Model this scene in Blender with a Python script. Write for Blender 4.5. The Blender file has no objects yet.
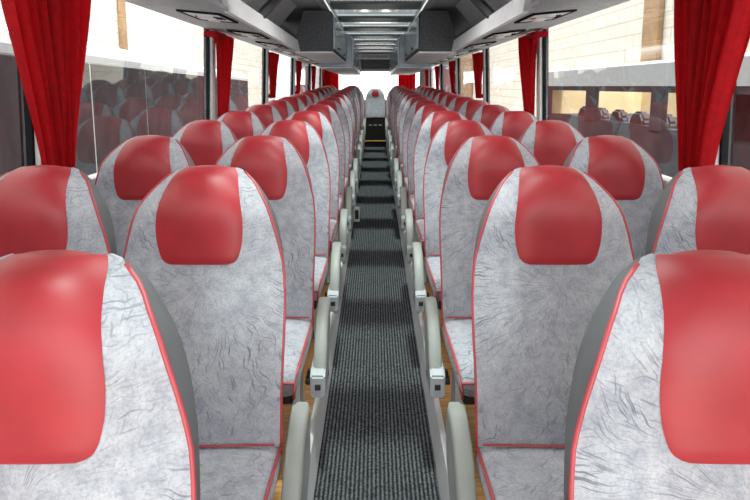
import bpy, bmesh, math, random
from mathutils import Vector, Matrix
random.seed(7)
C = bpy.context.scene.collection
SC = bpy.context.scene
RAMP = 0.0231          # aisle and platform climb towards the rear
PLAT = 0.17            # platform above the aisle floor
def fz(y): return RAMP * y
def lin(h):
    h = h.lstrip('#')
    v = [int(h[i:i+2], 16) / 255 for i in (0, 2, 4)]
    return tuple((c / 12.92 if c <= 0.04045 else ((c + 0.055) / 1.055) ** 2.4) for c in v) + (1,)

# ------------------------------------------------------------------ materials
class NT:
    def __init__(s, name):
        s.m = bpy.data.materials.new(name); s.m.use_nodes = True
        s.t = s.m.node_tree; s.t.nodes.clear()
        s.out = s.n('ShaderNodeOutputMaterial')
    def n(s, kind, **kw):
        nd = s.t.nodes.new(kind)
        for k, v in kw.items():
            if k in nd.inputs: nd.inputs[k].default_value = v
            else: setattr(nd, k, v)
        return nd
    def l(s, a, b): s.t.links.new(a, b)
    def math(s, op, a, b=None, c=None):
        nd = s.n('ShaderNodeMath', operation=op)
        for i, v in enumerate((a, b, c)):
            if v is None: continue
            if isinstance(v, (int, float)): nd.inputs[i].default_value = v
            else: s.l(v, nd.inputs[i])
        return nd.outputs[0]
    def ramp(s, fac, stops, interp='LINEAR'):
        nd = s.n('ShaderNodeValToRGB'); cr = nd.color_ramp; cr.interpolation = interp
        while len(cr.elements) < len(stops): cr.elements.new(0.5)
        for e, (p, c) in zip(cr.elements, stops): e.position = p; e.color = c
        s.l(fac, nd.inputs[0]); return nd.outputs[0]
    def mix(s, fac, a, b, blend='MIX'):
        nd = s.n('ShaderNodeMix', data_type='RGBA', blend_type=blend)
        for v, k in ((fac, 0), (a, 6), (b, 7)):
            if isinstance(v, (int, float, tuple)): nd.inputs[k].default_value = v
            else: s.l(v, nd.inputs[k])
        return nd.outputs[2]
    def obj(s): return s.n('ShaderNodeTexCoord').outputs['Object']
    def noise(s, vec, scale, detail=3, rough=0.5):
        nd = s.n('ShaderNodeTexNoise'); nd.inputs['Scale'].default_value = scale
        nd.inputs['Detail'].default_value = detail; nd.inputs['Roughness'].default_value = rough
        if vec is not None: s.l(vec, nd.inputs['Vector'])
        return nd.outputs[0]
    def bump(s, h, st, dist=0.002):
        nd = s.n('ShaderNodeBump'); nd.inputs['Strength'].default_value = st; nd.inputs['Distance'].default_value = dist
        s.l(h, nd.inputs['Height']); return nd.outputs[0]
    def pbr(s, col, rough=0.5, metal=0.0, normal=None, spec=0.5, sheen=0.0, coat=0.0):
        b = s.n('ShaderNodeBsdfPrincipled')
        if isinstance(col, tuple): b.inputs['Base Color'].default_value = col
        else: s.l(col, b.inputs['Base Color'])
        if isinstance(rough, (int, float)): b.inputs['Roughness'].default_value = rough
        else: s.l(rough, b.inputs['Roughness'])
        b.inputs['Metallic'].default_value = metal
        b.inputs['Specular IOR Level'].default_value = spec
        b.inputs['Sheen Weight'].default_value = sheen
        b.inputs['Coat Weight'].default_value = coat
        if normal is not None: s.l(normal, b.inputs['Normal'])
        s.l(b.outputs[0], s.out.inputs[0]); return b

def plain(name, hexc, rough=0.5, metal=0.0, var=0.08, scale=14, bump=0.0, spec=0.5):
    m = NT(name); c = lin(hexc); o = m.obj()
    n = m.noise(o, scale, 4)
    lo = tuple(x * (1 - var) for x in c[:3]) + (1,); hi = tuple(min(1, x * (1 + var)) for x in c[:3]) + (1,)
    col = m.ramp(n, [(0.3, lo), (0.7, hi)])
    m.pbr(col, rough, metal, m.bump(m.noise(o, scale * 20, 2), bump) if bump else None, spec)
    return m.m

def fabric_mat():
    # silver grey plush with dark strokes radiating from the middle of the back
    m = NT('seat_fabric'); o = m.obj()
    sp = m.n('ShaderNodeSeparateXYZ'); m.l(o, sp.inputs[0])
    wob = m.noise(o, 5, 2)
    x = m.math('ADD', sp.outputs[0], m.math('MULTIPLY', m.math('SUBTRACT', wob, 0.5), 0.10))
    q = m.math('ADD', m.math('SUBTRACT', sp.outputs[2], 0.76), m.math('MULTIPLY', sp.outputs[1], 0.9))
    r = m.math('SQRT', m.math('ADD', m.math('MULTIPLY', x, x), m.math('MULTIPLY', q, q)))
    th = m.math('ARCTAN2', q, x)
    wob2 = m.noise(o, 13, 2)
    thw = m.math('ADD', th, m.math('MULTIPLY', m.math('SUBTRACT', wob2, 0.5), 0.25))
    def dashes(fr, ft, lo, hi, tw):
        cb = m.n('ShaderNodeCombineXYZ')
        m.l(m.math('MULTIPLY', r, fr), cb.inputs[0]); m.l(m.math('MULTIPLY', m.math('ADD', thw, m.math('MULTIPLY', r, tw)), ft), cb.inputs[1])
        vo = m.n('ShaderNodeTexVoronoi', feature='F1'); vo.inputs['Scale'].default_value = 1.0; vo.inputs['Randomness'].default_value = 0.95
        m.l(cb.outputs[0], vo.inputs['Vector'])
        return m.ramp(vo.outputs[0], [(lo, (1, 1, 1, 1)), (hi, (0, 0, 0, 1))])
    s1 = dashes(13, 44, 0.22, 0.35, 1.3); s2 = dashes(18, 52, 0.2, 0.32, -1.8)
    stroke = m.math('MAXIMUM', s1, m.math('MULTIPLY', s2, 0.7))
    patch = m.ramp(m.noise(o, 8, 3), [(0.38, (0.12, 0.12, 0.12, 1)), (0.62, (1, 1, 1, 1))])
    gran = m.noise(o, 190, 3, 0.7)
    mott = m.noise(o, 22, 6, 0.8)
    base = m.ramp(mott, [(0.30, lin('#8a8e9a')), (0.5, lin('#acafb7')), (0.70, lin('#c4c6cb'))])
    base = m.mix(m.ramp(gran, [(0.46, (0, 0, 0, 1)), (0.70, (0.55, 0.55, 0.55, 1))]), base, lin('#787c8a'))
    k = m.math('MULTIPLY', m.math('MULTIPLY', stroke, patch), 0.75)
    col = m.mix(k, base, lin('#474b5b'))
    hgt = m.math('SUBTRACT', m.math('MULTIPLY', gran, 0.35), stroke)
    m.pbr(col, 0.85, 0, m.bump(hgt, 0.3, 0.0015), 0.2, sheen=0.15)
    return m.m

def leather_mat():
    m = NT('red_leather'); o = m.obj()
    n = m.noise(o, 12, 4)
    col = m.ramp(n, [(0.3, lin('#9b121c')), (0.7, lin('#ac1a25'))])
    v = m.n('ShaderNodeTexVoronoi'); v.inputs['Scale'].default_value = 300; m.l(o, v.inputs['Vector'])
    h = m.math('ADD', m.math('MULTIPLY', v.outputs[0], 0.2), m.noise(o, 16, 3))
    m.pbr(col, 0.46, 0, m.bump(h, 0.10, 0.002), 0.5)
    return m.m

def carpet_mat():
    m = NT('ribbed_carpet'); o = m.obj()
    sp = m.n('ShaderNodeSeparateXYZ'); m.l(o, sp.inputs[0])
    rib = m.math('MULTIPLY_ADD', m.math('SINE', m.math('MULTIPLY', sp.outputs[0], 2 * math.pi / 0.0168)), 0.5, 0.5)
    n1 = m.noise(o, 95, 5, 0.85); n2 = m.noise(o, 6, 4)
    k = m.math('ADD', m.math('MULTIPLY', rib, 0.42), m.math('MULTIPLY', m.math('SUBTRACT', m.math('MULTIPLY', n1, 1.9), 0.46), 1.0))
    col = m.ramp(k, [(0.42, lin('#0d0f11')), (0.66, lin('#1e2023')), (0.98, lin('#66686a'))])
    col = m.mix(m.math('MULTIPLY', n2, 0.3), col, lin('#24282b'))
    m.pbr(col, 0.95, 0, m.bump(k, 0.7, 0.004), 0.1)
    return m.m

def curtain_mat():
    m = NT('red_curtain_cloth'); o = m.obj()
    col = m.ramp(m.noise(o, 40, 3), [(0.3, lin('#92040c')), (0.7, lin('#b8060f'))])
    b = m.pbr(col, 0.8, 0, m.bump(m.noise(o, 500, 2), 0.15), 0.15)
    tr = m.n('ShaderNodeBsdfTranslucent'); tr.inputs[0].default_value = lin('#c8060f')
    mx = m.n('ShaderNodeMixShader'); mx.inputs[0].default_value = 0.3
    m.l(b.outputs[0], mx.inputs[1]); m.l(tr.outputs[0], mx.inputs[2]); m.l(mx.outputs[0], m.out.inputs[0])
    return m.m

def glass_mat(name, tint, refl=1.0, rough=0.0, ior=1.5):
    m = NT(name)
    fr = m.n('ShaderNodeFresnel'); fr.inputs[0].default_value = ior
    f = m.math('MINIMUM', m.math('MULTIPLY', fr.outputs[0], refl), 0.95)
    t = m.n('ShaderNodeBsdfTransparent'); t.inputs[0].default_value = tint
    g = m.n('ShaderNodeBsdfGlossy'); g.inputs['Roughness'].default_value = rough; g.inputs[0].default_value = (1, 1, 1, 1)
    mx = m.n('ShaderNodeMixShader'); m.l(f, mx.inputs[0]); m.l(t.outputs[0], mx.inputs[1]); m.l(g.outputs[0], mx.inputs[2])
    m.l(mx.outputs[0], m.out.inputs[0]); return m.m

def wood_mat():
    m = NT('orange_wood_floor'); o = m.obj()
    mp = m.n('ShaderNodeMapping'); mp.inputs['Scale'].default_value = (1, 14, 1); m.l(o, mp.inputs[0])
    col = m.ramp(m.noise(mp.outputs[0], 6, 5), [(0.3, lin('#a5672c')), (0.7, lin('#d59a55'))])
    m.pbr(col, 0.45); return m.m

def brick_mat():
    m = NT('pale_block_wall'); o = m.obj()
    mp = m.n('ShaderNodeMapping'); m.l(o, mp.inputs[0]); mp.inputs['Rotation'].default_value = (math.pi / 2, 0, math.pi / 2)
    sp = m.n('ShaderNodeSeparateXYZ'); m.l(o, sp.inputs[0])
    cb = m.n('ShaderNodeCombineXYZ'); m.l(sp.outputs[1], cb.inputs[0]); m.l(sp.outputs[2], cb.inputs[1])
    b = m.n('ShaderNodeTexBrick'); m.l(cb.outputs[0], b.inputs['Vector'])
    b.inputs['Color1'].default_value = lin('#d6d3cc'); b.inputs['Color2'].default_value = lin('#cdc9c1'); b.inputs['Mortar'].default_value = lin('#b0aba2')
    b.inputs['Scale'].default_value = 1.0; b.inputs['Mortar Size'].default_value = 0.018
    b.inputs['Brick Width'].default_value = 0.9; b.inputs['Row Height'].default_value = 0.36
    col = m.mix(0.5, b.outputs[0], m.ramp(m.noise(o, 3, 5), [(0.3, lin('#ece7dc')), (0.7, lin('#fffcf6'))]), 'MULTIPLY')
    m.pbr(col, 0.9, 0, None, 0.1); return m.m

def emis(name, col, st):
    m = NT(name); e = m.n('ShaderNodeEmission'); e.inputs[0].default_value = col; e.inputs[1].default_value = st
    m.l(e.outputs[0], m.out.inputs[0]); return m.m

M = dict(
    fabric=fabric_mat(), leather=leather_mat(), carpet=carpet_mat(), curtain=curtain_mat(), wood=wood_mat(), brick=brick_mat(),
    shell=plain('grey_seat_shell', '#55585b', 0.6, bump=0.1), piping=plain('red_piping', '#b03840', 0.4),
    arm=plain('pale_grey_plastic', '#8f958e', 0.45, bump=0.08, scale=6), armp=plain('grey_side_panel', '#a3aab0', 0.4),
    black=plain('black_plastic', '#141416', 0.4), metal=plain('brushed_aluminium', '#c9ccce', 0.35, 0.6, 0.05),
    legm=plain('grey_metal_leg', '#b9bbb8', 0.4, 0.2), trim=plain('pale_trim', '#ececec', 0.4, 0.0, 0.04),
    wall=plain('grey_wall_lining', '#a9abae', 0.8, bump=0.1), pillar=plain('white_pillar', '#e6e6e6', 0.5, 0, 0.03), gasket=plain('dark_gasket', '#131517', 0.9, spec=0.1),
    greypil=plain('grey_pillar_cover', '#d2d4d6', 0.5),
    rackp=plain('grey_rack_felt', '#b0b2b6', 0.85, 0, 0.15, 30, 0.3), lip=plain('pale_rack_lip', '#f0f1f3', 0.6, 0, 0.06, 18, 0.15),
    box=plain('dark_speckled_felt', '#4a4b4e', 0.9, 0, 0.45, 70, 0.4), cavity=plain('charcoal_felt', '#45484f', 0.9, 0, 0.2, 40),
    door=plain('blue_grey_locker_door', '#7f8a94', 0.25, 0.2), beam=plain('dark_beam', '#35393d', 0.45), ceil=plain('ceiling_felt', '#9a9c9f', 0.85, 0, 0.1),
    rail=plain('pale_rail', '#c7cccd', 0.3, 0.3), header=plain('dark_maroon_header', '#2b1d1e', 0.4),
    glass=glass_mat('window_glass', (0.95, 0.96, 0.96, 1), 1.35), roof=glass_mat('tinted_roof_glass', (0.15, 0.18, 0.18, 1), 0.45, 0.05),
    panel=plain('dark_step_panel', '#26282b', 0.6), lamp=plain('frosted_lamp', '#f2f2ee', 0.3), redlamp=plain('red_marker', '#c03a34', 0.4),
    buswhite=plain('white_bus_paint', '#f4f4f4', 0.35, 0, 0.02), busgrey=plain('grey_bus_band', '#9a9fa1', 0.4), busdark=plain('dark_bus_glass', '#35373a', 0.6, 0, 0.3, 3, spec=0.0),
    bustan=plain('tan_light_panel', '#e8cc98', 0.8, 0, 0.12, 3), busseat=plain('dark_seat_cover', '#2a2527', 0.8), rust=plain('rust_paint', '#c2813f', 0.8, 0, 0.25, 4),
    ground=plain('bounce_ground', '#c9c7c1', 0.95), bright=emis('rail_glow', (1, 0.99, 0.97, 1), 1.0),
    beige=plain('tan_pilaster', '#8a6a45', 0.85, 0, 0.2, 4),
)

# ------------------------------------------------------------------ mesh helpers
def obj(name, bm, mat, parent=None, smooth=False, loc=None):
    me = bpy.data.meshes.new(name)
    bmesh.ops.recalc_face_normals(bm, faces=bm.faces)
    bm.to_mesh(me); bm.free()
    for mm in (mat if isinstance(mat, (list, tuple)) else [mat]): me.materials.append(mm)
    if smooth:
        for p in me.polygons: p.use_smooth = True
    o = bpy.data.objects.new(name, me); C.objects.link(o)
    if parent is not None: o.parent = parent
    if loc is not None: o.location = loc
    return o
def tag(o, label=None, cat=None, group=None, kind=None):
    if label: o['label'] = label
    if cat: o['category'] = cat
    if group: o['group'] = group
    if kind: o['kind'] = kind
    return o
def thing(name, label, cat, loc=(0, 0, 0), group=None, rotz=0):
    o = bpy.data.objects.new(name, None); C.objects.link(o); o.location = loc; o.rotation_euler = (0, 0, rotz)
    o.empty_display_size = 0.05
    return tag(o, label, cat, group)
def struct(name, bm, mat, label=None, parent=None, smooth=False):
    o = obj(name, bm, mat, parent, smooth)
    if parent is None: tag(o, label, None, None, 'structure')
    return o
def copy_tree(o, parent=None):
    c = o.copy(); C.objects.link(c)
    if parent is not None: c.parent = parent
    for ch in list(o.children): copy_tree(ch, c)
    return c
def box(bm, x0, x1, y0, y1, z0, z1, bev=0.0, seg=2, slope=0.0):
    """axis box; slope tilts it along y (z += slope*y)"""
    vs = [bm.verts.new((x, y, z + slope * y)) for x in (x0, x1) for y in (y0, y1) for z in (z0, z1)]
    fs = [(0, 1, 3, 2), (4, 6, 7, 5), (0, 4, 5, 1), (2, 3, 7, 6), (0, 2, 6, 4), (1, 5, 7, 3)]
    faces = [bm.faces.new([vs[i] for i in f]) for f in fs]
    if bev > 0:
        es = list({e for f in faces for e in f.edges})
        bmesh.ops.bevel(bm, geom=es, offset=bev, segments=seg, affect='EDGES', profile=0.5)
    return bm
def nb(): return bmesh.new()
def prism(bm, poly, axis, a0, a1, bev=0.0):
    """extrude a 2-D polygon along axis 'x' (poly=(y,z)) or 'y' (poly=(x,z))"""
    def P(p, a): return (a, p[0], p[1]) if axis == 'x' else (p[0], a, p[1])
    A = [bm.verts.new(P(p, a0)) for p in poly]; B = [bm.verts.new(P(p, a1)) for p in poly]
    fs = [bm.faces.new(A), bm.faces.new(B[::-1])]
    n = len(poly)
    for i in range(n): fs.append(bm.faces.new([A[i], B[i], B[(i + 1) % n], A[(i + 1) % n]]))
    if bev:
        bmesh.ops.recalc_face_normals(bm, faces=fs)
        bmesh.ops.bevel(bm, geom=list({e for f in fs for e in f.edges}), offset=bev, segments=2, affect='EDGES')
    return bm
def hull8(bm, pts):
    """8 points: 4 at one end, 4 at the other, same winding"""
    v = [bm.verts.new(p) for p in pts]
    bm.faces.new(v[:4]); bm.faces.new(v[4:][::-1])
    for i in range(4): bm.faces.new([v[i], v[4 + i], v[4 + (i + 1) % 4], v[(i + 1) % 4]])
    return bm
def tube(bm, pts, r, n=8, cap=True):
    pts = [Vector(p) for p in pts]; rings = []
    up = None
    for i, p in enumerate(pts):
        t = (pts[min(i + 1, len(pts) - 1)] - pts[max(i - 1, 0)]).normalized()
        if up is None:
            up = Vector((0, 0, 1)) if abs(t.z) < 0.9 else Vector((0, 1, 0))
        a = t.cross(up).normalized(); b = a.cross(t).normalized(); up = b
        rings.append([bm.verts.new(p + a * r * math.cos(2 * math.pi * k / n) + b * r * math.sin(2 * math.pi * k / n)) for k in range(n)])
    for A, B in zip(rings, rings[1:]):
        for k in range(n): bm.faces.new([A[k], A[(k + 1) % n], B[(k + 1) % n], B[k]])
    if cap: bm.faces.new(rings[0][::-1]); bm.faces.new(rings[-1])
    return bm
def interp(tab, z):
    """monotone-ish cubic (Catmull-Rom) through a table of (z, value)"""
    if z <= tab[0][0]: return tab[0][1]
    if z >= tab[-1][0]: return tab[-1][1]
    for i in range(len(tab) - 1):
        if tab[i][0] <= z <= tab[i + 1][0]:
            z0, p0 = tab[i]; z1, p1 = tab[i + 1]; h = z1 - z0; t = (z - z0) / h
            def sl(j):
                if j <= 0: return (tab[1][1] - tab[0][1]) / (tab[1][0] - tab[0][0])
                if j >= len(tab) - 1: return (tab[-1][1] - tab[-2][1]) / (tab[-1][0] - tab[-2][0])
                a = (tab[j][1] - tab[j - 1][1]) / (tab[j][0] - tab[j - 1][0]); b = (tab[j + 1][1] - tab[j][1]) / (tab[j + 1][0] - tab[j][0])
                return 0 if a * b <= 0 else 2 * a * b / (a + b)
            m0, m1 = sl(i) * h, sl(i + 1) * h
            return (2 * t**3 - 3 * t**2 + 1) * p0 + (t**3 - 2 * t**2 + t) * m0 + (-2 * t**3 + 3 * t**2) * p1 + (t**3 - t**2) * m1

# ------------------------------------------------------------------ the seat
W_T = [(0.34, 0.220), (0.45, 0.227), (0.6, 0.231), (0.78, 0.234), (0.87, 0.229), (0.95, 0.214), (1.0, 0.201), (1.05, 0.183), (1.09, 0.157), (1.12, 0.131), (1.14, 0.107), (1.150, 0.091), (1.154, 0.076)]
def shell_w(z): return interp(W_T, z) + 0.009 * math.exp(-((z - 1.0) / 0.085) ** 2)
YF_T = [(0.34, -0.185), (0.45, -0.196), (0.55, -0.190), (0.7, -0.150), (0.85, -0.102), (0.92, -0.085), (0.97, -0.083), (1.03, -0.083), (1.08, -0.074), (1.12, -0.055), (1.143, -0.030), (1.154, 0.010)]
YB_T = [(0.34, -0.055), (0.5, -0.035), (0.7, 0.005), (0.9, 0.045), (1.05, 0.074), (1.11, 0.082), (1.14, 0.078), (1.154, 0.066)]
E_T = [(0.34, 0.040), (0.6, 0.034), (0.8, 0.034), (0.95, 0.036), (1.0, 0.038), (1.05, 0.046), (1.09, 0.064), (1.12, 0.080), (1.145, 0.076), (1.154, 0.050)]
def front_y(x, z):
    w = interp(W_T, z); u = min(1.0, abs(x) / max(w, 1e-4))
    dip = -0.012 * math.exp(-((u - 0.78) / 0.16) ** 2) * (1 if z < 0.9 else max(0, 1 - (z - 0.9) / 0.1))   # soft side bolsters
    return interp(YF_T, z) + interp(E_T, z) * u ** 2.6 + dip
LEV = [0.34 + (0.9 - 0.34) * i / 13 for i in range(14)] + [0.9 + 0.254 * math.sin(math.pi / 2 * i / 15) for i in range(1, 16)]
def backrest_front():
    bm = nb(); N = 22; rows = []
    for z in LEV:
        w = interp(W_T, z)
        rows.append([bm.verts.new((w * math.sin(math.pi / 2 * (2 * i / N - 1)), front_y(w * math.sin(math.pi / 2 * (2 * i / N - 1)), z), z)) for i in range(N + 1)])
    top = rows[-1]
    rows.append([bm.verts.new((v.co.x * 0.96, 0.046, 1.157 - 0.009 * (v.co.x / 0.08) ** 2)) for v in top])
    rows.append([bm.verts.new((v.co.x * 0.98, 0.074, 1.128 - 0.009 * (v.co.x / 0.08) ** 2)) for v in top])
    for A, B in zip(rows, rows[1:]):
        for i in range(N): bm.faces.new([A[i], A[i + 1], B[i + 1], B[i]])
    return bm
def backrest_shell():
    bm = nb(); N = 20; rows = []
    for z in [q for q in LEV if q < 1.142]:
        w = interp(W_T, z); ye = interp(YF_T, z) + interp(E_T, z); yb = interp(YB_T, z)
        row = []
        for i in range(N + 1):
            a = math.pi * i / N
            cx = math.cos(a); sx = math.sin(a)
            ww = w + (shell_w(z) - w) * min(1, sx / 0.5)
            x = ww * (abs(cx) ** 0.32) * (1 if cx >= 0 else -1)
            y = ye + (yb - ye) * (sx ** 0.75 if sx > 0 else 0)
            row.append(bm.verts.new((x, y, z)))
        rows.append(row)
    for A, B in zip(rows, rows[1:]):
        for i in range(N): bm.faces.new([A[i], A[i + 1], B[i + 1], B[i]])
    # close the crown and the foot
    bm.faces.new(rows[0][::-1]); bm.faces.new(rows[-1])
    return bm
def backrest_piping():
    bm = nb(); L, R = [], []
    for z in LEV:
        w = interp(W_T, z); ye = interp(YF_T, z) + interp(E_T, z)
        L.append((-w * 1.003, ye, z)); R.append((w * 1.003, ye, z))
    n = len([z for z in LEV if z <= 1.145])
    tube(bm, L[:n], 0.0042, 6); tube(bm, R[:n], 0.0042, 6)
    return bm
WR_T = [(0.903, 0.078), (0.906, 0.090), (0.912, 0.100), (0.922, 0.107), (0.94, 0.113), (0.97, 0.119), (1.01, 0.121), (1.05, 0.117), (1.09, 0.108), (1.12, 0.099), (1.14, 0.091), (1.154, 0.076)]
def head_patch():
    bm = nb(); N = 18; rows = []
    zs = [0.903, 0.9045, 0.906, 0.909, 0.912, 0.917, 0.922, 0.93, 0.937, 0.948] + [0.96 + 0.194 * math.sin(math.pi / 2 * i / 14) for i in range(0, 15)]
    for j, z in enumerate(zs):
        wr = min(interp(WR_T, z), interp(W_T, z) * 0.93); row = []
        nz = max(0.0, (z - 1.09) / 0.067)
        for i in range(N + 1):
            u = 2 * i / N - 1; sn = math.sin(math.pi / 2 * u); x = wr * sn
            e = 1 - abs(sn) ** 6
            v = min(1, (z - 0.903) / 0.02) ** 0.5
            off = 0.0015 + 0.008 * e * v
            row.append(bm.verts.new((x, front_y(x, z) - off * (1 - 0.7 * nz), z + off * 0.9 * nz)))
        rows.append(row)
    top = rows[-1]
    rows.append([bm.verts.new((v.co.x * 0.96, 0.046, 1.1575 - 0.009 * (v.co.x / 0.08) ** 2 + 0.006 * (1 - (v.co.x / 0.076) ** 4))) for v in top])
    rows.append([bm.verts.new((v.co.x * 0.9, 0.070, 1.144 - 0.009 * (v.co.x / 0.08) ** 2)) for v in top])
    for A, B in zip(rows, rows[1:]):
        for i in range(N): bm.faces.new([A[i], A[i + 1], B[i + 1], B[i]])
    return bm
def cushion():
    bm = nb(); N = 14; rows = []
    def sect(y):
        t = (y + 0.62) / 0.46          # 0 front .. 1 rear
        top = 0.445 - 0.02 * t - 0.055 * max(0, 1 - t / 0.16) ** 2
        bot = 0.33 - 0.02 * t
        w = 0.228 - 0.012 * max(0, 1 - t / 0.1)
        return top, bot, w
    ys = [-0.62 + 0.46 * i / 12 for i in range(13)]
    for y in ys:
        top, bot, w = sect(y); ring = []
        for i in range(24):
            a = 2 * math.pi * i / 24
            cx, sx = math.cos(a), math.sin(a)
            x = w * abs(cx) ** 0.45 * (1 if cx >= 0 else -1)
            zz = (top + bot) / 2 + (top - bot) / 2 * abs(sx) ** 0.5 * (1 if sx >= 0 else -1)
            ring.append(bm.verts.new((x, y, zz)))
        rows.append(ring)
    for A, B in zip(rows, rows[1:]):
        for i in range(24): bm.faces.new([A[i], A[(i + 1) % 24], B[(i + 1) % 24], B[i]])
    bm.faces.new(rows[0][::-1]); bm.faces.new(rows[-1])
    return bm
def cushion_piping():
    bm = nb()
    p = []
    for s in (-1, 1):
        ys = [-0.17, -0.3, -0.45, -0.56, -0.60]
        seg = [(s * 0.226, y, 0.395 + 0.02 * (-(y) - 0.17) / 0.45 + 0.012) for y in ys]
        seg.append((s * 0.216, -0.625, 0.385))
        p += seg if s < 0 else seg[::-1]
    tube(bm, p, 0.005, 6)
    tube(bm, [(-0.215, -0.190, 0.432), (0.0, -0.201, 0.434), (0.215, -0.190, 0.432)], 0.0032, 6)
    for s in (-1, 1): tube(bm, [(s * 0.216, -0.622, 0.385), (s * 0.214, -0.626, 0.33)], 0.005, 6)
    return bm
ARM = [(-0.015, 0.432), (-0.05, 0.437), (-0.10, 0.428), (-0.155, 0.402), (-0.205, 0.362), (-0.25, 0.312), (-0.285, 0.255), (-0.305, 0.20)]
def armrest(s):
    bm = nb(); rings = []
    xc = s * 0.268; hw = 0.0265
    for i, (y, z) in enumerate(ARM):
        a = ARM[max(0, i - 1)]; b = ARM[min(len(ARM) - 1, i + 1)]
        t = Vector((b[0] - a[0], b[1] - a[1])).normalized(); n = Vector((t.y, -t.x))
        if n.y < 0 and i < 4: n = -n
        if n.x > 0: n = -n
        th = 0.026 + 0.008 * math.sin(math.pi * i / (len(ARM) - 1))
        k = 0.72 if i in (0, len(ARM) - 1) else 1.0
        ring = []
        for j in range(16):
            q = 2 * math.pi * j / 16; c, d = math.cos(q), math.sin(q)
            u = hw * k * abs(c) ** 0.4 * (1 if c >= 0 else -1); v = th * k * abs(d) ** 0.4 * (1 if d >= 0 else -1)
            ring.append(bm.verts.new((xc + u, y + n.x * v, z + n.y * v)))
        rings.append(ring)
    for A, B in zip(rings, rings[1:]):
        for i in range(16): bm.faces.new([A[i], A[(i + 1) % 16], B[(i + 1) % 16], B[i]])
    bm.faces.new(rings[0][::-1]); bm.faces.new(rings[-1])
    return bm
def side_panel(s):
    bm = nb()
    poly = [(-0.30, 0.19), (-0.24, 0.28), (-0.15, 0.37), (-0.02, 0.415), (0.05, 0.40), (0.07, 0.33), (0.05, 0.22), (-0.06, 0.14), (-0.20, 0.11), (-0.29, 0.13)]
    a, b = sorted((s * 0.262, s * 0.282)); prism(bm, poly, 'x', a, b, 0.006)
    a, b = sorted((s * 0.234, s * 0.292)); prism(bm, [(-0.345, 0.165), (-0.345, 0.255), (-0.31, 0.275), (-0.20, 0.275), (-0.16, 0.165)], 'x', a, b, 0.007)
    return bm
def make_seat(side):
    """side: -1 aisle on local -x, +1 aisle on local +x, 0 window seat"""
    root = thing('passenger_seat', 'seat', 'seat')
    br = obj('backrest', backrest_front(), M['fabric'], root, True)
    obj('back_shell', backrest_shell(), M['shell'], root, True)
    obj('headrest_pad', head_patch(), M['leather'], root, True)
    obj('piping', backrest_piping(), M['piping'], br, True)
    cu = obj('seat_cushion', cushion(), M['fabric'], root, True)
    obj('piping', cushion_piping(), M['piping'], cu, True)
    f = nb(); box(f, -0.20, 0.20, -0.56, -0.13, 0.265, 0.315, 0.01); obj('seat_frame', f, M['black'], root)
    for s in (-1, 1):
        l = nb(); prism(l, [(-0.30, 0.0), (-0.14, 0.0), (-0.19, 0.27), (-0.27, 0.27)], 'x', s * 0.17 - 0.015, s * 0.17 + 0.015, 0.004)
        obj('leg', l, M['legm'], root)
    if side:
        a = obj('armrest', armrest(side), M['arm'], root, True)
        p = obj('side_panel', side_panel(side), M['armp'], root)
        h = nb(); x = side * 0.287
        box(h, min(x - 0.006, x + 0.006), max(x - 0.006, x + 0.006), -0.215, -0.165, 0.17, 0.19, 0.003); box(h, x - 0.006, x + 0.006, -0.205, -0.19, 0.185, 0.235, 0.003)
        obj('lever', h, M['black'], p)
        k = nb(); box(k, side * 0.264 - 0.012, side * 0.264 + 0.012, -0.350, -0.344, 0.20, 0.225, 0.003); obj('button', k, M['black'], p)
        k = nb(); x = side * 0.222; box(k, x - 0.012, x + 0.012, -0.31, -0.25, 0.20, 0.225, 0.005); box(k, x - 0.006, x + 0.006, -0.29, -0.27, 0.215, 0.25, 0.003); obj('belt_buckle', k, M['black'], p)
    return root

ORD = ['first', 'second', 'third', 'fourth', 'fifth', 'sixth', 'seventh', 'eighth', 'ninth', 'tenth', 'eleventh', 'twelfth', 'thirteenth', 'fourteenth', 'fifteenth']
PITCH = 0.80; NROW = 15
def row_y(n): return -0.015 + PITCH * n
seat_right_aisle = make_seat(-1); seat_left_aisle = make_seat(1); seat_window = make_seat(0)
used = set()
def put(proto, x, y, z, label, group):
    o = proto if proto.name not in used else copy_tree(proto)
    used.add(proto.name); o.location = (x, y, z)
    tag(o, label, 'seat', group); return o
for n in range(1, NROW + 1):
    y = row_y(n); z = PLAT + fz(y); w = ORD[n - 1]
    put(seat_left_aisle, -0.495, y, z, f'grey and red coach seat beside the carpet on its left, {w} row from camera', 'aisle seats left of the carpet')
    put(seat_right_aisle, 0.50, y, z, f'grey and red coach seat beside the carpet on its right, {w} row from camera', 'aisle seats right of the carpet')
    put(seat_window, -0.98, y, z, f'grey and red coach seat against the left windows, {w} row from camera', 'window seats along the left wall')
    put(seat_window, 1.0, y, z, f'grey and red coach seat against the right windows, {w} row from camera', 'window seats along the right wall')

# rear bench row of five
REARZ = 0.385
for x, lb in ((-0.98, 'grey and red seat of the rear row in the left corner'), (-0.49, 'grey and red seat of the rear row between left corner and middle'),
              (0.0, 'grey seat with small red head pad facing down the aisle, middle of rear row'),
              (0.49, 'grey and red seat of the rear row between middle and right corner'), (0.98, 'grey and red seat of the rear row in the right corner')):
    put(seat_window, x, 13.30, REARZ, lb, 'rear row seats')

mid = [o for o in bpy.data.objects if o.get('label', '').startswith('grey seat with small red head pad')][0]
pad = [c for c in mid.children if c.name.startswith('headrest_pad')][0]
pad.data = pad.data.copy()
for v in pad.data.vertices:
    v.co.x *= 0.68; z = 0.965 + (min(v.co.z, 1.165) - 0.903) * 0.62
    v.co.z = z; v.co.y = front_y(v.co.x, z) - 0.006

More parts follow.
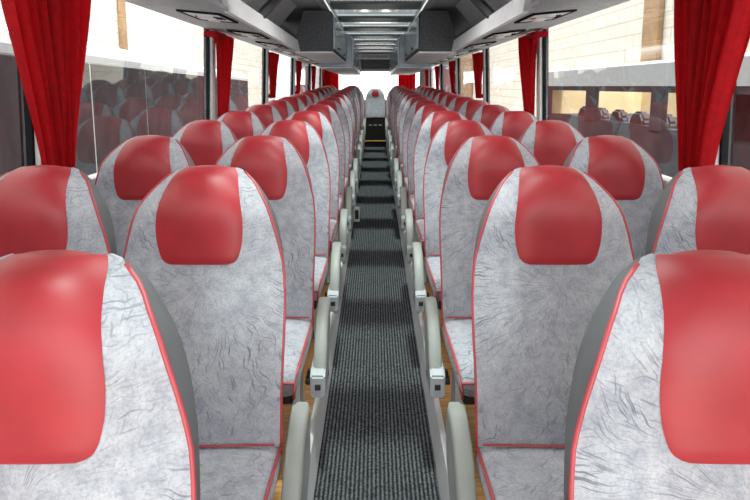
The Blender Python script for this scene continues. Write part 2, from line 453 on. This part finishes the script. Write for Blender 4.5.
# ------------------------------------------------------------------ floor, aisle, steps
YF0, YEND = -1.2, 12.15
def slope_slab(x0, x1, y0, y1, z0, z1):
    bm = nb(); box(bm, x0, x1, y0, y1, z0, z1, slope=RAMP); return bm
bm = nb()
for s in (-1, 1):
    a, b = sorted((s * 0.262, s * 1.33)); box(bm, a, b, YF0, 13.85, PLAT - 0.17, PLAT, slope=RAMP)
box(bm, -0.262, 0.262, YF0, YEND + 0.6, -0.06, -0.004, slope=RAMP)
struct('floor', bm, M['wood'], 'orange wood-look raised floor under the seat rows')
c = obj('aisle_carpet', slope_slab(-0.242, 0.242, YF0, YEND, -0.003, 0.003), M['carpet'])
tag(c, 'dark grey ribbed carpet runner along the middle aisle', 'carpet')
for i, s in enumerate((-1, 1)):
    bm = nb()
    a = [(s * 0.242, -0.003), (s * 0.263, -0.003), (s * 0.275, PLAT + 0.004), (s * 0.262, PLAT + 0.006), (s * 0.254, PLAT - 0.004)]
    v0 = [bm.verts.new((p[0], YF0, p[1] + fz(YF0))) for p in a]; v1 = [bm.verts.new((p[0], YEND + 0.5, p[1] + fz(YEND + 0.5))) for p in a]
    bm.faces.new(v0); bm.faces.new(v1[::-1])
    for k in range(5): bm.faces.new([v0[k], v1[k], v1[(k + 1) % 5], v0[(k + 1) % 5]])
    struct(f'trim_{i+1}', bm, M['trim'], f'pale aluminium edging along the {"left" if s < 0 else "right"} side of the aisle')
# step up to the rear row
t = thing('rear_step', 'carpeted step with orange nosing at the far end of the aisle', 'step', (0, YEND, fz(YEND)))
t['kind'] = 'structure'
bm = nb(); box(bm, -0.24, 0.24, 0.0, 0.36, -0.01, 0.12); obj('tread', bm, M['carpet'], t)
bm = nb(); box(bm, -0.235, 0.235, -0.02, 0.03, 0.12, 0.145, 0.004); obj('nosing', bm, M['rust'], t)
t = thing('bench_panel', 'dark panel with pale rim and three slots under the rear middle seat', 'panel', (0, 12.5, 0.39))
bm = nb(); box(bm, -0.225, 0.225, 0.0, 0.03, 0.0, 0.53, 0.004); obj('panel', bm, M['panel'], t)
bm = nb(); box(bm, -0.235, 0.235, -0.012, 0.03, 0.515, 0.54, 0.004)
for s in (-1, 1): box(bm, s * 0.232 - 0.01, s * 0.232 + 0.01, -0.012, 0.03, 0.2, 0.53)
obj('rim', bm, M['trim'], t)
for k in (-1, 0, 1):
    bm = nb(); box(bm, k * 0.11 - 0.035, k * 0.11 + 0.035, -0.006, 0.002, 0.335, 0.36); obj('slot', bm, M['metal'], t)
# rear platform that carries the rear row
bm = nb(); box(bm, -1.27, 1.27, 12.56, 13.85, 0.2, REARZ); struct('floor_rear', bm, M['panel'], 'dark raised floor under the rear row')
# little lamp on the aisle edging
t = thing('aisle_lamp', 'small square white-framed lamp on the left aisle edging', 'lamp', (-0.205, 5.95, fz(5.95) + 0.004))
bm = nb(); box(bm, -0.03, 0.03, -0.02, 0.02, 0.0, 0.16, 0.006); obj('housing', bm, M['trim'], t)
bm = nb(); box(bm, -0.02, 0.02, -0.024, -0.019, 0.03, 0.13); obj('cover', bm, M['black'], t)

# ------------------------------------------------------------------ side walls, windows, pillars
SILL, WTOP = 1.19, 2.06
PIL = [-0.07, 2.08, 4.27, 6.42, 8.57, 10.72, 12.87]
YS, YE = -1.2, 13.9
def wx(z): return 1.27 - 0.04 * (z - SILL)      # the walls lean in a little towards the roof
wn = 1; tn = 3
for s, side in ((-1, 'left'), (1, 'right')):
    bm = nb()
    a, b = sorted((s * 1.275, s * 1.33)); box(bm, a, b, YS, YE, -0.2, SILL)
    a, b = sorted((s * 1.25, s * 1.33)); box(bm, a, b, YS, YE, WTOP, 2.42)
    struct('wall_' + side, bm, M['wall'], f'grey lined side wall of the coach, {side} side')
    bm = nb(); a, b = sorted((s * 1.232, s * 1.30)); box(bm, a, b, YS, YE, SILL - 0.03, SILL + 0.012, 0.006)
    struct(f'trim_{tn}', bm, M['trim'], f'pale ledge under the {side} windows'); tn += 1
    for i, py in enumerate(PIL):
        bm = nb()
        hull8(bm, [(s * (wx(SILL) - 0.03), py - 0.045, SILL), (s * (wx(SILL) - 0.03), py + 0.045, SILL), (s * 1.275, py + 0.045, SILL), (s * 1.275, py - 0.045, SILL),
                   (s * (wx(WTOP) - 0.03), py - 0.045, WTOP), (s * (wx(WTOP) - 0.03), py + 0.045, WTOP), (s * 1.240, py + 0.045, WTOP), (s * 1.240, py - 0.045, WTOP)])
        struct(f'trim_{tn}', bm, M['pillar'] if i == 1 else M['greypil'], f'window pillar on the {side} side, {ORD[i]} from the front'); tn += 1
        if i + 1 < len(PIL):
            y0, y1 = py + 0.045, PIL[i + 1] - 0.045
        else: y0, y1 = py + 0.045, YE
        fr = nb()
        for ya, yb in ((y0, y0 + 0.014), (y1 - 0.015, y1)):
            hull8(fr, [(s * (wx(SILL) - 0.012), ya, SILL), (s * (wx(SILL) - 0.012), yb, SILL), (s * (wx(SILL) + 0.03), yb, SILL), (s * (wx(SILL) + 0.03), ya, SILL),
                       (s * (wx(WTOP) - 0.012), ya, WTOP), (s * (wx(WTOP) - 0.012), yb, WTOP), (s * (wx(WTOP) + 0.03), yb, WTOP), (s * (wx(WTOP) + 0.03), ya, WTOP)])
        wnd = struct(f'window_{wn}', fr, M['gasket'], f'side window with dark rubber edges, {side} side, {ORD[i]} from the front'); wn += 1
        gl = nb(); gl.faces.new([gl.verts.new(p) for p in ((s * wx(SILL), y0, SILL), (s * wx(SILL), y1, SILL), (s * wx(WTOP), y1, WTOP), (s * wx(WTOP), y0, WTOP))])
        obj('pane', gl, M['glass'], wnd)

# ------------------------------------------------------------------ rear wall
RY = 13.75
bm = nb()
box(bm, -1.33, 1.33, RY, RY + 0.1, 0.2, 1.25); box(bm, -1.33, 1.33, RY, RY + 0.1, 1.97, 2.45)
for s in (-1, 1):
    a, b = sorted((s * 1.08, s * 1.33)); box(bm, a, b, RY, RY + 0.1, 1.25, 1.97)
struct('wall_rear', bm, M['wall'], 'grey rear wall of the coach around the back window')
fr = nb(); box(fr, -1.08, 1.08, RY + 0.02, RY + 0.06, 1.22, 1.26); box(fr, -1.08, 1.08, RY + 0.02, RY + 0.06, 1.95, 1.99)
w = struct(f'window_{wn}', fr, M['gasket'], 'wide bright back window'); wn += 1
gl = nb(); gl.faces.new([gl.verts.new(p) for p in ((-1.08, RY + 0.04, 1.25), (1.08, RY + 0.04, 1.25), (1.08, RY + 0.04, 1.97), (-1.08, RY + 0.04, 1.97))])
obj('pane', gl, M['glass'], w)
t = thing('rear_header', 'dark maroon panel with a pale framed lamp above the back window', 'panel', (0, 13.6, 1.98))
bm = nb(); box(bm, -0.75, 0.75, -0.02, 0.14, 0.0, 0.25, 0.01); obj('panel', bm, M['header'], t)
bm = nb(); box(bm, -0.36, 0.36, -0.03, 0.0, 0.255, 0.365, 0.005); obj('lamp_frame', bm, M['trim'], t)
bm = nb(); box(bm, -0.31, 0.31, -0.034, -0.028, 0.275, 0.345); obj('lamp_cover', bm, M['rackp'], t)

# ------------------------------------------------------------------ roof: side panels, rails, beams, tinted glass
CZ = 2.36
for s in (-1, 1):
    bm = nb(); a, b = sorted((s * 0.47, s * 1.30)); box(bm, a, b, YS, YE, CZ, CZ + 0.06)
    struct('ceiling' if s < 0 else 'ceiling_right', bm, M['ceil'], f'grey felt ceiling panel above the {"left" if s < 0 else "right"} rack')
    bm = nb(); a, b = sorted((s * 0.425, s * 0.475)); box(bm, a, b, YS, RY, CZ - 0.035, CZ + 0.03, 0.008)
    a, b = sorted((s * 0.475, s * 0.53)); box(bm, a, b, YS, RY, CZ - 0.015, CZ, 0.004)
    rail_bm = nb(); a, b = sorted((s * 0.432, s * 0.442)); box(rail_bm, a, b, YS, RY - 0.3, CZ - 0.040, CZ - 0.034)
    rail = struct(f'trim_{tn}', bm, M['rail'], f'pale rail along the {"left" if s < 0 else "right"} edge of the glass roof'); tn += 1
    obj('glow_strip', rail_bm, M['bright'], rail)  # self-glowing strip added under the rail; the rail itself is no lamp
BEAMS = [-0.1 + 1.13 * k for k in range(13)]
for k, by in enumerate(BEAMS):
    bm = nb(); box(bm, -0.43, 0.43, by - 0.22, by + 0.22, CZ - 0.004, CZ + 0.03, 0.008)
    struct(f'trim_{tn}', bm, M['beam'], f'dark cross beam of the glass roof, {["first","second","third","fourth","fifth","sixth","seventh","eighth","ninth","tenth","eleventh","twelfth","thirteenth"][k]} from the front'); tn += 1
    y1 = BEAMS[k + 1] - 0.22 if k + 1 < len(BEAMS) else RY
    if y1 - by > 0.2:
        gl = nb(); box(gl, -0.43, 0.43, by + 0.22, y1, CZ + 0.02, CZ + 0.022)
        gl.free(); gl = nb(); gl.faces.new([gl.verts.new(p) for p in ((-0.43, by + 0.22, CZ + 0.03), (0.43, by + 0.22, CZ + 0.03), (0.43, y1, CZ + 0.03), (-0.43, y1, CZ + 0.03))])
        struct(f'window_{wn}', gl, M['roof'], 'tinted glass roof panel between two dark beams'); wn += 1

# ------------------------------------------------------------------ luggage racks and lockers
HZ = 1.6
def lip_h(y): return HZ + 0.409 - 0.0134 * y     # lower inner edge of the rack
OUT = HZ + 0.415
for s, side in ((-1, 'left'), (1, 'right')):
    rk = thing('luggage_rack', f'open grey luggage shelf with pale lip under the roof above the {side} windows', 'luggage rack', (0, 0, 0), 'overhead racks')
    bm = nb()
    Y0, Y1, Y2 = -0.6, 5.55, 13.6
    def und(y, xi=0.745): return [(s * xi, y, lip_h(min(y, 5.55))), (s * 1.245, y, OUT), (s * 1.245, y, OUT + 0.02), (s * xi, y, lip_h(min(y, 5.55)) + 0.02)]
    hull8(bm, und(2.90) + und(Y1)); obj('shelf', bm, M['rackp'], rk)
    bm = nb()
    def lp(y): z = lip_h(y); return [(s * 0.735, y, z - 0.004), (s * 0.765, y, z - 0.004), (s * 0.785, y, z + 0.105), (s * 0.755, y, z + 0.105)]
    hull8(bm, lp(2.90) + lp(5.54)); obj('lip', bm, M['lip'], rk)
    bm = nb(); hull8(bm, [(s * 1.05, 2.90, 2.04), (s * 1.09, 2.90, 2.04), (s * 0.80, 2.90, CZ), (s * 0.76, 2.90, CZ), (s * 1.05, 5.54, 2.04), (s * 1.09, 5.54, 2.04), (s * 0.80, 5.54, CZ), (s * 0.76, 5.54, CZ)])
    obj('back_panel', bm, M['rackp'], rk)
    for py in (4.05,):
        bm = nb(); hull8(bm, [(s * 0.77, py - 0.03, lip_h(py) + 0.08), (s * 0.80, py - 0.03, lip_h(py) + 0.08), (s * 0.66, py - 0.03, CZ), (s * 0.52, py - 0.03, CZ),
                              (s * 0.77, py + 0.05, lip_h(py) + 0.08), (s * 1.03, py + 0.05, lip_h(py) + 0.08), (s * 0.76, py + 0.05, CZ), (s * 0.52, py + 0.05, CZ)])
        bm.free(); bm = nb(); tube(bm, [(s * 0.80, py - 0.25, lip_h(py) + 0.07), (s * 0.63, py + 0.25, CZ - 0.01)], 0.035, 6)
        obj('bracket', bm, M['black'], rk)
    # near locker above the frame
    nk = thing('overhead_locker', f'grey overhead locker nearest the camera on the {side} side', 'locker', (0, 0, 0), 'overhead lockers')
    bm = nb(); prism(bm, [(s * 0.45, 2.05), (s * 0.90, 2.05), (s * 0.90, CZ - 0.036), (s * 0.45, CZ - 0.036)], 'y', -0.6, 2.88, 0.01); obj('body', bm, M['rackp'], nk)
    bm = nb(); hull8(bm, und(Y0) + und(2.89)); obj('base_plate', bm, M['rackp'], nk)
    lks = []
    for q in range(3):
        bm = nb(); a, b = sorted((s * 0.438, s * 0.455)); box(bm, a, b, -0.5 + q * 1.12, 0.55 + q * 1.12, 2.08, 2.32, 0.006); obj('door', bm, M['door'], nk)
    # closed lockers further back
    for (ya, yb, xi, z0, lb) in ((5.57, 8.0, 0.42, 1.932, f'dark felt locker with hanging flaps in mid coach, {side} side'), (8.02, 12.9, 0.335, 1.862, f'dark blue-grey locker furthest back, {side} side')):
        lk = thing('overhead_locker', lb, 'locker', (0, 0, 0), 'overhead lockers')
        bm = nb(); prism(bm, [(s * xi, z0), (s * 0.785, z0), (s * 0.785, 2.05), (s * 0.70, CZ - 0.036), (s * (xi + 0.01), CZ - 0.036)], 'y', ya, yb, 0.008)
        obj('body', bm, M['box'] if ya < 8 else M['door'], lk)
        bm = nb(); a, b = sorted((s * (xi - 0.004), s * 0.79)); box(bm, a, b, ya, yb, z0 - 0.014, z0 + 0.002, 0.004); obj('base_plate', bm, M['lip'], lk)
        bm = nb(); hull8(bm, und(ya + 0.001, 0.795) + und(yb, 0.795)); obj('underside', bm, M['rackp'], lk); lks.append(lk)
        nd = 2 if ya < 8 else 4
        for q in range(nd):
            d0 = ya + 0.05 + (yb - ya - 0.06) / nd * q; d1 = ya + (yb - ya - 0.06) / nd * (q + 1)
            bm = nb(); hull8(bm, [(s * xi, d0, z0 + 0.03), (s * (xi - 0.02), d0, z0 + 0.03), (s * (xi - 0.02), d0, CZ - 0.09), (s * xi, d0, CZ - 0.09),
                                  (s * xi, d1, z0 + 0.03), (s * (xi - 0.02), d1, z0 + 0.03), (s * (xi - 0.02), d1, CZ - 0.09), (s * xi, d1, CZ - 0.09)])
            dr = obj('door', bm, M['door'], lk)
            bm = nb(); a, b = sorted((s * (xi - 0.035), s * (xi - 0.018))); box(bm, a, b, (d0 + d1) / 2 - 0.06, (d0 + d1) / 2 + 0.06, z0 + 0.05, z0 + 0.075, 0.004); obj('handle', bm, M['black'], dr)
    # service units under the rack, one per row
    for y in (2.3, 3.2, 4.2, 5.15, 6.05, 6.95, 7.75, 8.6, 9.5, 10.4, 11.3, 12.2):
        g = bpy.data.objects.new('service_unit', None); C.objects.link(g); g.parent = rk if 2.9 < y < 5.5 else (nk if y < 2.9 else (lks[0] if y < 7.95 else lks[1]))
        zc = lip_h(min(y, 5.55)) + (OUT - lip_h(min(y, 5.55))) * (0.93 - 0.745) / (1.262 - 0.745)
        g.location = (s * 0.93, y, zc)
        g.rotation_euler = (0, -s * math.atan2(OUT - lip_h(min(y, 5.55)), 0.517), 0)
        fr = nb()
        for (xa, xb, ya, yb) in ((-0.115, -0.10, -0.20, 0.20), (0.10, 0.115, -0.20, 0.20), (-0.10, 0.10, -0.20, -0.185), (-0.10, 0.10, 0.185, 0.20)): box(fr, xa, xb, ya, yb, -0.008, 0.004)
        o = obj('frame', fr, M['gasket'], g)
        p = nb(); box(p, -0.10, 0.10, -0.185, 0.185, -0.004, 0.004); obj('plate', p, M['lip'], g)
        for dy in (-0.10, 0.10):
            lp_ = nb(); bmesh.ops.create_cone(lp_, cap_ends=True, segments=16, radius1=0.032, radius2=0.04, depth=0.014, matrix=Matrix.Translation((0, dy, -0.010))); obj('lamp', lp_, M['lamp'], g)
        rd = nb(); box(rd, -0.075, -0.045, -0.02, 0.02, -0.011, -0.002, 0.003); obj('button', rd, M['redlamp'], g)
        vt = nb()
        for q in range(3): box(vt, 0.035 + 0.018 * q, 0.045 + 0.018 * q, -0.05, 0.05, -0.009, -0.002)
        obj('vent', vt, M['gasket'], g)
    # closing strip behind rack (keeps the wall top dark)

# ------------------------------------------------------------------ curtains
def curtain(name, label, s, top, bot, z0, z1, group, folds=7, amp=0.028, tab=True, axis='y'):
    bm = nb(); NU, NV = 84, 26; rows = []
    ph = random.random() * 6
    for j in range(NV + 1):
        v = j / NV; z = z1 + (z0 - z1) * v
        e = v ** 0.85; e = e * e * (3 - 2 * e) * 0.6 + 0.4 * v
        a = top[0] + (bot[0] - top[0]) * e; b = top[1] + (bot[1] - top[1]) * e
        k = amp * (1 - 0.35 * v); row = []
        for i in range(NU + 1):
            u = i / NU
            w = math.sin(2 * math.pi * folds * u + ph + 0.8 * math.sin(3 * u + 2 * v)) + 0.4 * math.sin(2 * math.pi * folds * 2.3 * u + 1.7 * v + ph)
            d = k * w
            y = a + (b - a) * (u + 0.012 * math.sin(2 * math.pi * folds * u * 1.3 + v))
            if axis == 'y': row.append(bm.verts.new((s * (1.2 - 0.03 * (z - SILL)) + d, y, z)))
            else: row.append(bm.verts.new((y, s + d, z)))
        rows.append(row)
    for A, B in zip(rows, rows[1:]):
        for i in range(NU): bm.faces.new([A[i], A[i + 1], B[i + 1], B[i]])
    o = obj(name, bm, M['curtain'], None, True); tag(o, label, 'curtain', group)
    # tie band at the waist
    if axis == 'y':
        bm = nb(); box(bm, s * 1.205 - 0.028, s * 1.205 + 0.028, bot[0] - 0.01, bot[1] + 0.01, z0 + 0.005, z0 + 0.05, 0.012); obj('tie_band', bm, M['curtain'], o)
    else:
        pass
    if tab and axis == 'y':
        bm = nb(); box(bm, s * 1.17 - 0.05, s * 1.17 + 0.05, top[0] - 0.20, top[0] + 0.06, z1 - 0.035, z1 - 0.002, 0.01)
        box(bm, s * 1.17 - 0.02, s * 1.17 + 0.02, top[0] - 0.05, top[0] - 0.02, z1 - 0.08, z1 - 0.03, 0.006); obj('heading_clip', bm, M['curtain'], o)
    return o
for s, side in ((-1, 'left'), (1, 'right')):
    g = f'red curtains along the {side} windows'
    curtain('curtain', f'large red pleated curtain nearest the camera at the {side} windows', s, (1.79, 2.31) if s < 0 else (1.79, 2.25), (2.01, 2.17) if s < 0 else (2.02, 2.16), 1.24, 2.0, g, 7, 0.031, False)
    for i, py in enumerate(PIL[2:]):
        curtain('curtain', f'red gathered curtain at the {side} windows, {ORD[i+1]} from the camera', s, (py - 0.03, py + 0.42), (py + 0.02, py + 0.20), 1.24 if i == 0 else 1.46, 1.988 if i == 0 else 1.978, g, 6, 0.022, i == 0)
for x0, x1, lb in ((-1.22, -0.88, 'red curtain left of the back window'), (0.55, 0.97, 'red curtain right of the back window')):
    curtain('curtain', lb, RY - 0.10, (x0, x1), (x0, x1), 1.30, 1.97, 'red curtains at the back window', 5, 0.025, False, 'x')

# ------------------------------------------------------------------ outside
bm = nb(); box(bm, -30, 30, -15, 60, -1.45, -1.4); struct('ground_outside', bm, M['ground'], 'grey yard outside the coach')  # ground tone lightened to bounce light up through the windows onto the racks
for s, side, X in ((-1, 'left', 8.0), (1, 'right', 6.5)):
    bm = nb(); a, b = sorted((s * X, s * (X + 0.3))); box(bm, a, b, -6, 45, -1.4, 9.0)
    struct('wall_outside_' + side, bm, M['brick'], f'pale block wall outside the {side} windows')
def strip(x, y, w, label):
    bm = nb(); box(bm, x - 0.06, x + 0.06, y - w / 2, y + w / 2, -1.4, 8, 0.02)
    o = obj('pilaster', bm, M['beige']); tag(o, label, 'pilaster'); return o
strip(-7.92, 18.0, 0.35, 'thin tan upright on the pale wall outside the left windows')
strip(6.42, 13.3, 0.75, 'wide tan upright on the pale wall beside the nearest right curtain')
strip(6.42, 40.0, 5.0, 'tan upright on the pale wall seen through far right windows')
# left neighbour coach, at a slight angle
t = thing('parked_coach', 'white roofed coach with dark windows parked outside the left windows', 'bus', (-2.19, 0, -1.4), None, math.atan(0.14))
bm = nb(); prism(bm, [(0, 0.35), (-2.4, 0.35), (-2.4, 3.4), (-2.2, 3.50), (-0.2, 3.50), (-0.06, 3.47), (0, 3.40), (0, 3.34)], 'y', -5, 26, 0.0); obj('body', bm, M['buswhite'], t)
bm = nb(); box(bm, -0.02, 0.012, -5, 26, 3.245, 3.32); obj('stripe', bm, M['busgrey'], t)
for k in range(14):
    bm = nb(); y = -4.9 + 2.2 * k; box(bm, -0.02, 0.015, y, y + 2.14, 1.6, 3.235, 0.01); obj('window', bm, M['busdark'], t)
bm = nb(); box(bm, -0.02, 0.013, -5, 26, 0.4, 1.58); obj('side_panel', bm, M['busgrey'], t)
# right neighbour vehicle: open frame with light seen through it
t = thing('parked_minibus', 'grey topped vehicle with tan lit windows parked outside the right windows', 'bus', (3.0, 0, -1.4))
YB = 10.0
bm = nb(); prism(bm, [(0, 3.0), (0, 3.24), (0.08, 3.276), (0.3, 3.276), (0.3, 3.0)], 'y', 0.5, YB); obj('roof', bm, M['busgrey'], t)
bm = nb(); box(bm, 0.0, 2.0, 0.5, YB, 0.35, 2.52)
obj('body', bm, M['busdark'], t)
for (ya, yb) in ((9.75, YB), (7.72, 8.05), (5.9, 6.15), (4.9, 5.1), (2.9, 3.1), (0.5, 0.7)):
    bm = nb(); box(bm, 0.0, 0.06, ya, yb, 2.5, 3.0); obj('post', bm, M['busdark'], t)
bm = nb(); box(bm, 0.02, 0.08, 0.5, YB, 2.93, 3.02); obj('window_header', bm, M['busdark'], t)
bm = nb(); box(bm, 1.7, 1.76, 5.6, YB, 2.5, 3.0); obj('far_side', bm, M['bustan'], t)
bm = nb(); box(bm, 0.06, 1.7, YB - 0.06, YB - 0.01, 2.5, 3.0); obj('end_side', bm, M['bustan'], t)
bm = nb(); box(bm, 0.3, 0.36, 0.5, 5.2, 2.5, 3.0); obj('dark_blind', bm, M['busdark'], t)
for k in range(6):
    bm = nb(); y = 5.9 + 0.62 * k
    prism(bm, [(y - 0.2, 2.4), (y - 0.2, 2.58), (y - 0.13, 2.68), (y + 0.08, 2.68), (y + 0.16, 2.58), (y + 0.18, 2.4)], 'x', 0.3, 0.42, 0.03); obj('headrest', bm, M['busseat'], t)

# ------------------------------------------------------------------ light
w = bpy.data.worlds.new('World'); SC.world = w; w.use_nodes = True
bg = w.node_tree.nodes['Background']; bg.inputs[0].default_value = (0.96, 0.98, 1.0, 1); bg.inputs[1].default_value = 2.5
def sun(rot, st, ang):
    l = bpy.data.lights.new('sun', 'SUN'); l.energy = st; l.angle = ang; l.color = (1, 0.97, 0.92)
    o = bpy.data.objects.new('sun', l); C.objects.link(o); o.rotation_euler = rot; return o
sun((math.radians(8), math.radians(2), 0), 16.0, math.radians(4))
sun((math.radians(72), 0, 0), 0.25, math.radians(50))  # second, very broad sun added as fill from the open front
def area(name, loc, rot, sx, sy, e, col=(1, 1, 1)):
    l = bpy.data.lights.new(name, 'AREA'); l.shape = 'RECTANGLE'; l.size = sx; l.size_y = sy; l.energy = e; l.color = col
    o = bpy.data.objects.new(name, l); C.objects.link(o); o.location = loc; o.rotation_euler = rot; return o
for k in range(3):
    area('roof_fill_light', (0, 1.58 + 1.13 * k, 2.33), (0, 0, 0), 0.7, 0.35, 8, (1, 0.98, 0.95))  # fill lights added out of view below the roof for near rows and racks
area('windscreen_light', (0, -1.4, 1.85), (math.radians(80), 0, 0), 2.2, 1.2, 7)

# ------------------------------------------------------------------ camera
cd = bpy.data.cameras.new('camera'); cam = bpy.data.objects.new('camera', cd); C.objects.link(cam)
F = 560.0; TILT = 8.0; YH = 86.0
cam.location = (-0.008, 0, 1.6); cam.rotation_euler = (math.radians(90 - TILT), 0, 0)
cd.sensor_width = 36; cd.lens = F / 750 * 36
cd.shift_y = (YH + F * math.tan(math.radians(TILT)) - 250) / 750
cd.clip_start = 0.02; cd.clip_end = 200
SC.camera = cam
SC.view_settings.view_transform = 'Standard'; SC.view_settings.look = 'None'; SC.view_settings.exposure = 0.05; SC.view_settings.gamma = 1.2
SC.cycles.use_denoising = True
SC.cycles.max_bounces = 10; SC.cycles.diffuse_bounces = 6; SC.cycles.transparent_max_bounces = 16; SC.cycles.glossy_bounces = 4
